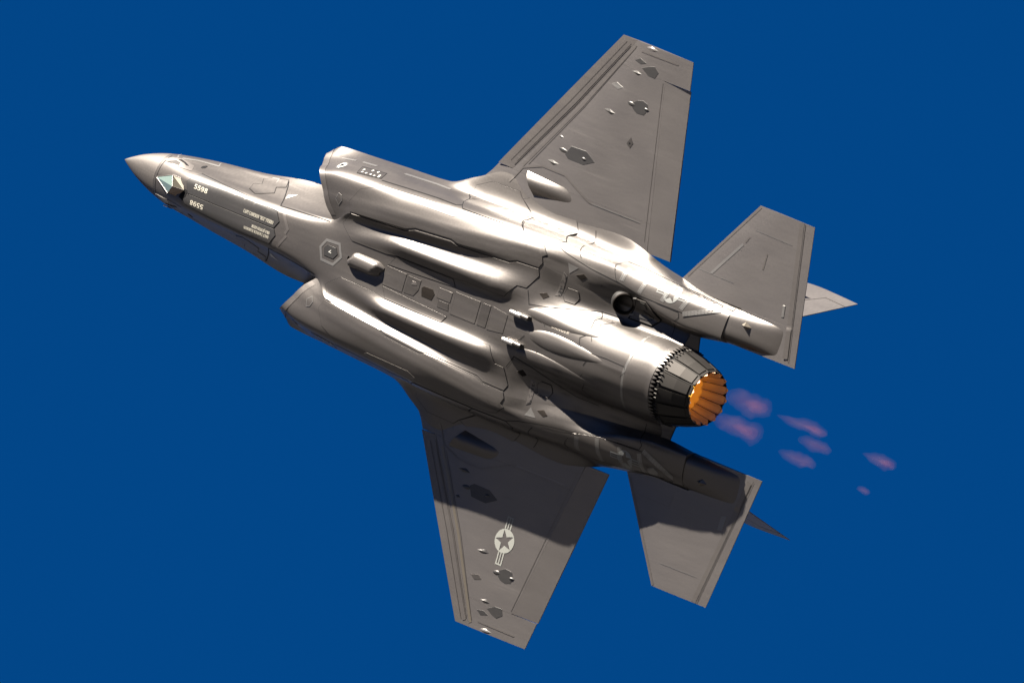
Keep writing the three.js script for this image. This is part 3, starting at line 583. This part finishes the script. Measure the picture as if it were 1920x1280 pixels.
// two stub rods under the tail of the bays
for (const sg of [1, -1]) {
  const rod = (s0, s1, r0, r1, lift) => { const rows = []; const st = [[0, .25], [.03, .7], [.08, .95], [.5, 1], [.9, 1], [1, .9]]; for (const [t, k] of st) { const s = lerp(s0, s1, t), row = []; for (let i = 0; i < 14; i++) { const q = i / 14 * 2 * Math.PI; row.push([s, bellyH(s, .25) - lift + lerp(r0, r1, t) * k * Math.sin(q), sg * (.25 + lerp(r0, r1, t) * k * Math.cos(q) * (sg))]); } rows.push(row); } return loft(rows, true, true); };
  const st = part('stub_mast', rod(9.93, 10.2, .045, .048, .065), M.steel);
  sub('mast_tail', rod(10.2, 10.37, .048, .045, .06), M.skinDark, st);
  sub('mast_foot', flat(loft([[10.0, .04], [10.06, .05], [10.3, .05], [10.34, .04]].map(([s, w]) => [[s, bellyH(s, .25) - .06, sg * .25 - w * .6], [s, bellyH(s, .25) - .06, sg * .25 + w * .6], [s + .05, bellyH(s, .25) + .02, sg * .25 + w], [s + .05, bellyH(s, .25) + .02, sg * .25 - w]]), true, true)), M.patch, st);
  sub('mast_pin', new THREE.SphereGeometry(.016, 10, 8).translate(10.08, bellyH(10.08, .25) - .09, sg * .25 + .035), M.black, st);
}
// round exhaust of the power pack, left side only, and the louvred cover behind it
{
  const C = V(11.90, -.57, 1.05), ax = V(.72, -.62, -.12).normalize(), e1 = V(0, 0, 1).addScaledVector(ax, -ax.z).normalize(), e2 = ax.clone().cross(e1);
  const ring = (d, r) => Array.from({ length: 28 }, (_, i) => { const t = i / 28 * 2 * Math.PI, p = C.clone().addScaledVector(ax, d).addScaledVector(e1, r * Math.cos(t)).addScaledVector(e2, r * Math.sin(t)); return [p.x, p.y, p.z]; });
  const ex = part('power_pack_exhaust', loft([ring(-.45, .10), ring(-.3, .16), ring(-.12, .20), ring(.02, .195), ring(.06, .185)], true), M.patch);
  sub('exhaust_rim', loft([ring(.04, .195), ring(.07, .185), ring(.07, .16), ring(.03, .155)], true), M.rust, ex);
  sub('exhaust_bore', loft([ring(.05, .158), ring(-.3, .14), ring(-.31, .001)], true), M.black, ex);
  const lv = door('louvred_cover', F.louvre, bellyH, M.skinDark, .022, jet, .05);
  sub('louvre', plate([[12.2, .9], [12.45, .9], [12.52, 1.0], [12.3, 1.05]], bellyH, .032), M.patch, lv); sub('louvre', plate([[12.22, 1.1], [12.4, 1.1], [12.36, 1.19], [12.24, 1.19]], bellyH, .032), M.patch, lv);
  for (const k of [[12.06, .9], [12.1, 1.2]]) sub('cover_latch', plate([[k[0] - .03, k[1] - .02], [k[0] + .05, k[1] + .0], [k[0] + .05, k[1] + .02], [k[0] - .03, k[1] + .0]], bellyH, .027), M.tape, lv);
}
// ---------------------------------------------------------------- nose: gear doors, sensor windows, lettering
function lettering(text, o) {
  const { font, px, cw, ch } = o, c = document.createElement('canvas'); c.width = cw; c.height = ch;
  const x = c.getContext('2d'); x.clearRect(0, 0, cw, ch); x.fillStyle = o.ink || '#858278'; x.font = `${font} ${px}px ${o.face || 'sans-serif'}`; x.textBaseline = 'middle'; x.textAlign = 'left';
  text.forEach((t, i) => { const m = x.measureText(t).width, k = (cw - 8) * (o.fill ? o.fill[i] : 1) / m; x.save(); x.translate(4, ch * (i + .5) / text.length); x.scale(k, 1); x.fillText(t, 0, 0); x.restore(); });
  const t = new THREE.CanvasTexture(c); t.colorSpace = THREE.SRGBColorSpace; t.anisotropy = 8;
  return new THREE.MeshStandardMaterial({ map: t, transparent: true, roughness: .6 });
}
function letterPatch(name, text, s0, s1, w0, w1, turned, o, parent, H = bellyH, lift = .013) {
  const f = (s, w) => { const u = (s - s0) / (s1 - s0), v = (w - w0) / (w1 - w0); return turned ? [1 - u, 1 - v] : [u, v]; };
  return sub(name, plate([[s0, w0], [s1, w0], [s1, w1], [s0, w1]], H, lift, .08, 0, f), lettering(text, o), parent);
}
{
  const gl = door('nose_gear_door', F.noseDoorL, bellyH, M.patch2, .01, jet, .022), gr = door('nose_gear_door', F.noseDoorR, bellyH, M.patch2, .01, jet, .022);
  letterPatch('serial_number', ['5598'], 2.15, 2.50, .075, .20, false, { font: 'bold', px: 118, cw: 320, ch: 128 }, gl);
  letterPatch('serial_number', ['5598'], 2.15, 2.50, -.215, -.09, true, { font: 'bold', px: 118, cw: 320, ch: 128 }, gr);
  letterPatch('crew_names', ['CAPT CAMERON "REX" FIERRO'], 3.42, 4.17, .035, .125, false, { font: 'bold', px: 60, cw: 640, ch: 64, face: 'serif' }, gl);
  letterPatch('crew_names', ['SSGT TANNER HARMON', 'SRA JUSTIN KEIR'], 3.52, 4.15, -.225, -.075, true, { font: 'bold', px: 58, cw: 560, ch: 128, face: 'serif', fill: [1, .72] }, gr);
  letterPatch('warning_stencil', ['DANGER'], 10.86, 11.30, .235, .315, false, { font: 'bold', px: 60, cw: 320, ch: 64, ink: '#6a645c' }, nacelle, bellyH, .006);
}
seamLine([[1.09, .0], [1.09, .22], [1.1, .33], [1.12, .40]].concat([]), bellyH, .012); seamLine([[1.09, 0], [1.09, -.22], [1.1, -.33], [1.12, -.40]], bellyH, .012);
for (const m of [(p) => p, mirror]) {
  seamLine(m(F.collarSeam.slice(0, 4)), bellyH, .014, fuselage, M.tape, 'edge_tape'); seamLine(m(F.sideLineNose), bellyH, .02, fuselage, M.tape, 'edge_tape');
  seamLine(m(F.foreSeam), bellyH, .012);
  const fr = part('sensor_frame', plate(m(F.sideFrame), bellyH, .006), M.skinLight);
  sub('sensor_window', plate(m(F.sideGlass), bellyH, .010), M.smoke, fr); sub('sensor_slot', plate(m(F.sideSlot), bellyH, .011), M.black, fr);
  part('air_data_port', plate(m(F.slotHex), bellyH, .004), M.black);
  const cl = door('side_access_panel', m(F.cluster), bellyH, M.door, .006, jet, .016); sub('panel_marks', strip(m(F.clusterB), bellyH, .012, .009), M.tape, cl);
  sub('arrow_marking', plate(m(F.arrow), bellyH, .005, .05, 0), M.white, fuselage);
}
{ // faceted targeting-sensor window under the nose
  const p = { tip: [1.12, -.53, 0], L: [1.58, -.68, .165], R: [1.58, -.68, -.165], keel: [1.75, -.815, 0], aL: [1.80, -.64, .165], aR: [1.80, -.64, -.165], a: [1.95, -.73, 0], bL: [1.46, -.42, .20], bR: [1.46, -.42, -.20], cL: [1.84, -.46, .20], cR: [1.84, -.46, -.20] };
  const face = (...k) => { const q = k.map((n) => p[n]); return flat(geo(q.flat(), k.length === 4 ? [0, 1, 2, 0, 2, 3] : [0, 1, 2])); };
  const e = part('targeting_sensor', [face('tip', 'bL', 'L'), face('tip', 'R', 'bR'), face('L', 'bL', 'cL'), face('L', 'cL', 'aL'), face('R', 'cR', 'bR'), face('R', 'aR', 'cR')], M.edge);
  sub('front_pane', face('tip', 'L', 'keel', 'R'), new THREE.MeshPhysicalMaterial({ color: lin(.20, .27, .24), roughness: .3, metalness: .75, iridescence: 1, iridescenceIOR: 1.6, iridescenceThicknessRange: [280, 420] }), e);
  sub('side_pane', face('L', 'aL', 'a', 'keel'), new THREE.MeshPhysicalMaterial({ color: lin(.06, .055, .04), roughness: .2, metalness: .5, clearcoat: 1 }), e);
  sub('side_pane', face('R', 'keel', 'a', 'aR'), new THREE.MeshPhysicalMaterial({ color: lin(.10, .06, .04), roughness: .2, metalness: .5, clearcoat: 1 }), e);
  const bar = (a, b, r) => { const A = V(...p[a]), B = V(...p[b]), g = new THREE.TubeGeometry(new THREE.LineCurve3(A, B), 1, r, 6); return g; };
  sub('pane_frame', [bar('tip', 'L', .008), bar('tip', 'R', .008), bar('L', 'keel', .006), bar('R', 'keel', .006), bar('L', 'aL', .008), bar('R', 'aR', .008), bar('keel', 'a', .006)], M.edge, e);
  part('gear_bay_gap', plate([[1.93, .02], [2.04, .02], [2.03, -.03], [1.96, -.18], [1.84, -.15]], bellyH, .004), M.black);
}
// air-data probe on the right cheek
{ const pr = part('air_data_probe', new THREE.LatheGeometry([[0, 0], [.008, .01], [.012, .05], [.014, .1], [.0, .13]].map((q) => new THREE.Vector2(...q)), 12).rotateZ(-Math.PI / 2).translate(1.1, -.12, -.485), M.steel); sub('probe_root', new THREE.CapsuleGeometry(.014, .08, 4, 8).rotateZ(Math.PI / 2).translate(1.27, -.12, -.482), M.patch, pr); }

// ---------------------------------------------------------------- wing details
function ridge(pts, H, up) {                                              // a four-sided diamond fairing with a ridge along the flow
  const b = pts.map(([s, w]) => { const h = H(s, w); return [s, h + .004, w]; }), c = [(pts[0][0] + pts[2][0]) / 2, (pts[1][1] + pts[3][1]) / 2], r = [lerp(pts[0][0], pts[2][0], .38), lerp(pts[0][0], pts[2][0], .62)].map((s) => [s, H(s, c[1]) - up, c[1]]);
  const v = [...b, ...r];                                                  // 0 front, 1 and 3 sides, 2 rear, 4 and 5 ridge
  return flat(geo(v.flat(), [0, 1, 4, 1, 5, 4, 1, 2, 5, 0, 4, 3, 3, 4, 5, 3, 5, 2]));
}
function teardrop(a, b, H, rw, up) { return grid(14, 12, (x, y) => { const s = lerp(a[0], b[0], x), w0 = lerp(a[1], b[1], x), k = Math.sin(Math.PI * Math.pow(x, .8)) , q = Math.PI * y; return [s, H(s, w0) + .006 - up * k * Math.sin(q), w0 + rw * k * Math.cos(q)]; }); }
wings.forEach((wing, i) => {
  const m = i ? mirror : (p) => p;
  for (const k of ['wDia1', 'wDia2', 'wDia3']) sub('pylon_fairing', ridge(m(F[k]), wingH, .013), M.patch, wing);
  sub('pylon_fairing', ridge(m(F.wDiaSmall), wingH, .009), M.patch, wing);
  sub('blanking_plate', plate(m(F.wDiaFlat), wingH, .003), M.patch, wing);
  sub('blanking_plate', plate(m(F.wDiaLight), wingH, .003), i ? M.skinDark : M.tape, wing);
  sub('blanking_plate', plate(m(F.wHex1), wingH, .003), M.patch, wing);
  for (const n of [2, 3]) { const hp = sub('hardpoint_plate', plate(m(F['wHex' + n]), wingH, .003), M.patch, wing); const b = m(F['wBump' + n]); sub('hardpoint_fairing', teardrop(b[0], b[1], wingH, .04, .017), M.patch, wing); const e = F['wHex' + n], cx = e.reduce((t, q) => t + q[0], 0) / e.length, cw = e.reduce((t, q) => t + q[1], 0) / e.length; const q = m([[cx + .08, cw], [cx + .22, cw - .01]]); sub('hardpoint_fairing', teardrop(q[0], q[1], (s, w) => wingH(s, w) - .004, .025, .02), M.patch, wing); }
  if (!i) { const eye = sub('drain_fitting', plate(m(F.wEye), wingH, .005), M.skinDark, wing); { const [s, w] = F.wEyeDot[0]; sub('drain_hole', plate(m(Array.from({ length: 10 }, (_, k) => [s + .018 * Math.cos(k / 10 * 6.283), w + .018 * Math.sin(k / 10 * 6.283)])), wingH, .008, .07, 0), M.black, wing); } }
  // tapes along the hinge lines
  const line = (c0, w0, w1, n = 2) => m(Array.from({ length: n + 1 }, (_, k) => { const w = lerp(w0, w1, k / n); return [lerp(wingLE(w), wingTE(w), c0(w)), w]; }));
  sub('hinge_tape', strip(line((w) => flapC(w) + .03, 2.55, 5.25), wingH, .06, .004), i ? M.tapeWarm : M.skinLight, wing);
  sub('panel_seam', strip(line((w) => flapC(w) + .052, 2.6, 5.2), wingH, .010, .004), M.skinDark, wing);
  sub('panel_seam', strip(line((w) => flaperonC(w) - .02, 2.1, 4.8), wingH, .012, .004), M.skinLight, wing);
  const droopH = (s, w) => { const a = Math.abs(w), c = (s - wingLE(a)) / (wingTE(a) - wingLE(a)); return wingH(s, w) - .08 * (flapC(a) - c) * (wingTE(a) - wingLE(a)); };
  const flap = wing.children.find((c) => c.name === 'leading_edge_flap');
  sub('flap_tape', strip(line((w) => flapC(w) * .72, 2.6, 5.25), droopH, .075, .005), M.skinLight, flap); sub('flap_groove', strip(line((w) => flapC(w) * .90, 2.5, 5.2), droopH, .018, .005), M.skin, flap); sub('flap_groove', strip(line((w) => flapC(w) * .5, 2.55, 5.25), droopH, .010, .005), M.skinDark, flap);
  sub('root_tape', strip(m(F.wRoot.slice(0, 6)), (s, w) => Math.min(wingH(s, w), bellyH(s, w)), .03, .006), M.skinLight, wing);
  sub('root_tape', strip(m(F.wRoot.slice(5)), (s, w) => wingH(s, w), .014, .006), M.tape, wing);
  sub('tip_tape', strip(m(F.wTipTape), wingH, .022, .005), M.skinLight, wing);
  // navigation light at the tip
  const nl = sub('navigation_light', teardrop(...m([[10.42, 5.285], [10.74, 5.285]]), wingH, .03, .02), M.lens, wing);
  // swelling over the wing-root joint
  const rootH = (s, w) => Math.min(wingH(s, Math.abs(w)), bellyH(s, Math.abs(w))), sg = i ? -1 : 1;
  sub('root_blister', [grid(24, 20, (a, b) => { const f = [lerp(8.71, 8.98, b), lerp(2.50, 2.14, b)], e = [lerp(9.75, 9.95, b), lerp(2.46, 2.24, b)], s = lerp(f[0], e[0], a), w = lerp(f[1], e[1], a), up = .115 * Math.pow(1 - a, .8) * Math.sin(Math.PI * Math.min(1, .12 + .85 * b)); return [s, rootH(s, w) + .01 - up, sg * w]; }, i === 0),
    grid(2, 20, (a, b) => { const s = lerp(8.71, 8.98, b), w = lerp(2.50, 2.14, b), up = .115 * Math.sin(Math.PI * Math.min(1, .12 + .85 * b)); return [s - .03 * (1 - a), rootH(s, w) + .01 - up * a, sg * w]; }, i === 0)], M.skin, wing);
});
insignia(10.45, -3.69, .215, wingH, M.mark, wings[1], false);

// ---------------------------------------------------------------- stabiliser details
tails.forEach((st, i) => {
  const m = i ? mirror : (p) => p;
  sub('edge_strip', strip(m([[14.78, 3.44], [15.26, 1.12]]), tailH, .10, .004), M.skinLight, st);
  sub('edge_seam', strip(m([[14.86, 3.44], [15.34, 1.08]]), tailH, .010, .0055), M.skinDark, st);
  sub('surface_line', strip(m(F.tLineB), tailH, .010, .004), M.tape, st);
  if (!i) { sub('surface_line', strip(F.tLineA, tailH, .010, .004), M.tape, st); sub('surface_strip', strip(F.tStripA, tailH, .055, .004), M.tape, st); sub('surface_strip', strip(F.tStripA2, tailH, .04, .004), M.skinLight, st); sub('surface_strip', strip(F.tDash, tailH, .035, .004), M.skinLight, st); sub('surface_patch', plate(F.tPatch, tailH, .007), M.tape, st); }
  else { sub('surface_patch', plate(F.uPatch, tailH, .007), M.tape, st); sub('surface_line', strip(F.uLine2, tailH, .012, .004), M.skinLight, st); }
  sub('leading_edge_band', strip(m([[12.66, 1.83], [13.81, 3.43]]), tailH, .05, .004), M.skinLight, st);
  const sg = i ? -1 : 1;
  sub('pyramid_fitting', flat(geo([14.24, -.18, sg * 1.42, 14.31, -.16, sg * 1.49, 14.46, -.14, sg * 1.42, 14.36, -.17, sg * 1.35, 14.34, -.235, sg * 1.42], [0, 1, 4, 1, 2, 4, 2, 3, 4, 3, 0, 4])), M.tapeWarm, st);
});

// ---------------------------------------------------------------- engine nozzle and afterburner
const NZ = V(0, -.26, 0), polar = (s, r, t, dh = 0) => [s, NZ.y + dh + r * Math.cos(t), r * Math.sin(t)];
const nozzle = part('engine_nozzle', loft([[13.25, .655], [13.42, .655], [13.44, .60]].map(([s, r]) => Array.from({ length: 60 }, (_, i) => polar(s, r, i / 60 * 2 * Math.PI))), true), M.black);
{
  const N = 15, st = 2 * Math.PI / N;
  const S0 = 13.42, S1 = 14.03, R0 = .685, R1 = .505, Rat = (s) => lerp(R0, R1, (s - S0) / (S1 - S0));
  for (let k = 0; k < N; k++) {
    const c = k * st, a0 = c - st * .40, a1 = c + st * .40, th = .02;
    const rows = [0, .06, .5, .9, .905, 1].map((x) => { const s = lerp(S0, S1, x), up = x > .9 ? -.012 : 0, r = Rat(s) + up + .012 * Math.sin(Math.PI * x), row = []; for (let i = 0; i <= 6; i++) { const t = lerp(a0, a1, i / 6), fl = Math.cos((a1 - a0) / 2) / Math.cos(t - c); row.push(polar(s, r * lerp(1, fl, .7), t)); } for (let i = 6; i >= 0; i--) row.push(polar(s, r - th, lerp(a0, a1, i / 6))); return row; });
    const pt = sub('outer_petal', flat(loft(rows, true, true)), k % 3 ? M.petal : M.petalB, nozzle);
    const e0 = c + st * .42, e1 = c + st * .58, seal = [0, .5, .97].map((x) => { const s = lerp(S0, S1, x), r = Rat(s) - .022, row = [polar(s, r, e0 - .03), polar(s, r + .012, (e0 + e1) / 2 - .02), polar(s, r + .012, (e0 + e1) / 2 + .02), polar(s, r, e1 + .03)]; return row; });
    sub('petal_seal', flat(loft(seal, false)), M.petalDark, nozzle);
    // hinge knuckles at the front edge of each petal
    for (const f of [-.26, 0, .26]) { const t = c + st * f; sub('petal_hinge', new THREE.CapsuleGeometry(.012, .05, 3, 6).rotateZ(Math.PI / 2).translate(13.425, NZ.y + .69 * Math.cos(t), .69 * Math.sin(t)), M.petalB, nozzle); }
    // inner petals: a broad leaf with raised folded edges and a pointed tail
    const inn = (x, y) => { const s = lerp(13.56, 14.01, x), r = lerp(.37, .468, Math.pow(x, .8)), t = c + st * (y - .5) * .93, fold = Math.abs(y - .5) * 2, r2 = r + .012 - .05 * (fold < .5 ? 0 : (fold - .5) / .5), tail = x > .99 ?   .08 * (1 - fold) - .01 : 0; return polar(s + tail, r2, t); };
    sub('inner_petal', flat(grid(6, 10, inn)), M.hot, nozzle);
  }
  // convergent throat and flame holder behind the inner petals
  sub('throat', loft([[13.57, .372], [13.4, .42], [13.1, .45]].map(([s, r]) => Array.from({ length: 45 }, (_, i) => polar(s, r + (i % 3 === 0 ? .012 : 0), i / 45 * 2 * Math.PI))), true), M.hot, nozzle);
  sub('flame_core', loft([[13.12, .001], [13.14, .2], [13.2, .34], [13.32, .36], [13.45, .30], [13.56, .16], [13.62, .001]].map(([s, r]) => Array.from({ length: 32 }, (_, i) => polar(s, r, i / 32 * 2 * Math.PI))), true), new THREE.MeshStandardMaterial({ color: 0x000000, emissive: lin(1, .5, .06), emissiveIntensity: .22 }), nozzle);
  const glow = new THREE.PointLight(lin(1, .31, .045), .5, 0, 2); glow.name = 'afterburner_light'; glow.position.set(13.50 - CENTRE.x, NZ.y, 0); glow.castShadow = true; glow.shadow.radius = 6; jet.add(glow);
  // saw-toothed trailing edge of the nacelle
  const teeth = [], NT = 60;
  for (let i = 0; i < NT; i++) { const a = i / NT * 2 * Math.PI, b = (i + 1) / NT * 2 * Math.PI, R = (t) => { const w = Math.sin(t); return w; }; const pt = (s, t, r) => polar(s, r, t, 0); const o = .008; teeth.push(flat(geo([...pt(13.26, a, .712), ...pt(13.26, b, .712), ...pt(13.385, (a + b) / 2, .704), ...pt(13.385, (a + b) / 2, .704 - o)], [0, 1, 2, 0, 2, 3, 1, 3, 2]))); }
  sub('saw_tooth_edge', teeth, M.skin, nacelle);
}

// ---------------------------------------------------------------- afterburner plume: puffs of flame in the shock train, each a stack of thin shells
{
  const plume = new THREE.Group(); plume.name = 'exhaust_plume';
  plume.userData = { label: 'faint pink flame puffs trailing behind the glowing engine nozzle', category: 'flame' };
  plume.quaternion.copy(jet.quaternion); plume.position.copy(jetOrigin).add(V(14.1, -.26, 0).applyMatrix4(jetBasis)); scene.add(plume);
  const shell = new THREE.MeshStandardMaterial({ color: 0x000000, roughness: 1, emissive: lin(.040, .0125, .021), emissiveIntensity: 1, transparent: true, opacity: .02 });
  const core = new THREE.MeshStandardMaterial({ color: 0x000000, roughness: 1, emissive: lin(.063, .015, .022), emissiveIntensity: 1, transparent: true, opacity: .03 });
  // [start, end, height, out, radius, squash, tail] along the exhaust axis
  const puff = (s0, s1, h, w, R, tail, seed, hotAt) => {
    const g = [], hot = [], N = 6;
    const body = (k, list, x0, x1) => {
      const rows = [], n = 18;
      for (let i = 0; i <= n; i++) { const t = i / n, x = lerp(x0, x1, t), prof = Math.pow(t, tail) * Math.pow(1 - t, .45) * 1.75, row = []; for (let j = 0; j < 20; j++) { const q = j / 20 * 2 * Math.PI, wob = Math.max(.15, 1 + .75 * noise.noise(Math.cos(q) * 1.5 + seed, Math.sin(q) * 1.5, x * 3.1 + seed) + .35 * noise.noise(Math.cos(q) * 3 + seed, Math.sin(q) * 3, x * 7 - seed)); row.push([x - 14.1, h + .26 - .26 + R * k * prof * wob * Math.cos(q), w + R * k * prof * wob * Math.sin(q)]); } rows.push(row); }
      list.push(loft(rows, true));
    };
    for (let i = 0; i < N; i++) { const k = (i + 1) / N; body(k, g, lerp(lerp(s0, s1, .45), s0, k), lerp(lerp(s0, s1, .75), s1, k)); }
    if (hotAt) for (let i = 0; i < 3; i++) { const k = (i + 1) / 3; body(k * .5, hot, lerp(s0, s1, hotAt - .18 * k), lerp(s0, s1, hotAt + .28 * k)); }
    const m = new THREE.Mesh(mergeGeometries(g), shell); m.name = 'flame_puff'; plume.add(m);
    if (hot.length) { const c = new THREE.Mesh(mergeGeometries(hot), core); c.name = 'flame_core'; m.add(c); }
  };
  puff(14.40, 15.45, 0, .20, .22, .6, 1.3, .62);
  puff(14.20, 15.42, 0, -.26, .21, .65, 4.1, .62);
  puff(15.60, 16.80, 0, .20, .13, .8, 7.7, .7);
  puff(16.20, 16.98, 0, -.04, .12, .55, 9.2, 0);
  puff(15.85, 16.75, 0, -.38, .14, .7, 12.4, 0);
  puff(17.65, 18.45, 0, .14, .13, .8, 15.8, .66);
  puff(17.75, 18.05, 0, -.45, .06, .5, 18.8, 0);
}

// ---------------------------------------------------------------- the sea far below the jet; its light fills the shaded skin
{
  const n = 256, d = new Uint8Array(n * n * 4);
  for (let y = 0; y < n; y++) for (let x = 0; x < n; x++) { const a = x / n * Math.PI * 2, b = y / n * Math.PI * 2, v = .5 * noise.noise(Math.cos(a) * 3 + 5, Math.sin(a) * 3, Math.cos(b) * 3) + .3 * noise.noise(Math.cos(b) * 9, Math.sin(b) * 9, Math.sin(a) * 9), e = clamp(205 + 60 * v, 0, 255), o = (y * n + x) * 4; d[o] = d[o + 1] = d[o + 2] = e; d[o + 3] = 255; }
  const t = new THREE.DataTexture(d, n, n); t.magFilter = THREE.LinearFilter; t.wrapS = t.wrapT = THREE.RepeatWrapping; t.repeat.set(160, 160); t.colorSpace = THREE.SRGBColorSpace; t.needsUpdate = true;
  const g = new THREE.Mesh(new THREE.PlaneGeometry(60000, 60000, 8, 8).rotateX(-Math.PI / 2), new THREE.MeshPhysicalMaterial({ color: lin(.018, .018, .019), map: t, roughness: .9, ior: 1.33 }));
  g.name = 'sea'; g.userData = { kind: 'structure', label: 'dark open sea far below the jet', category: 'sea' }; g.receiveShadow = true; scene.add(g);
}
renderer.render(scene, camera);
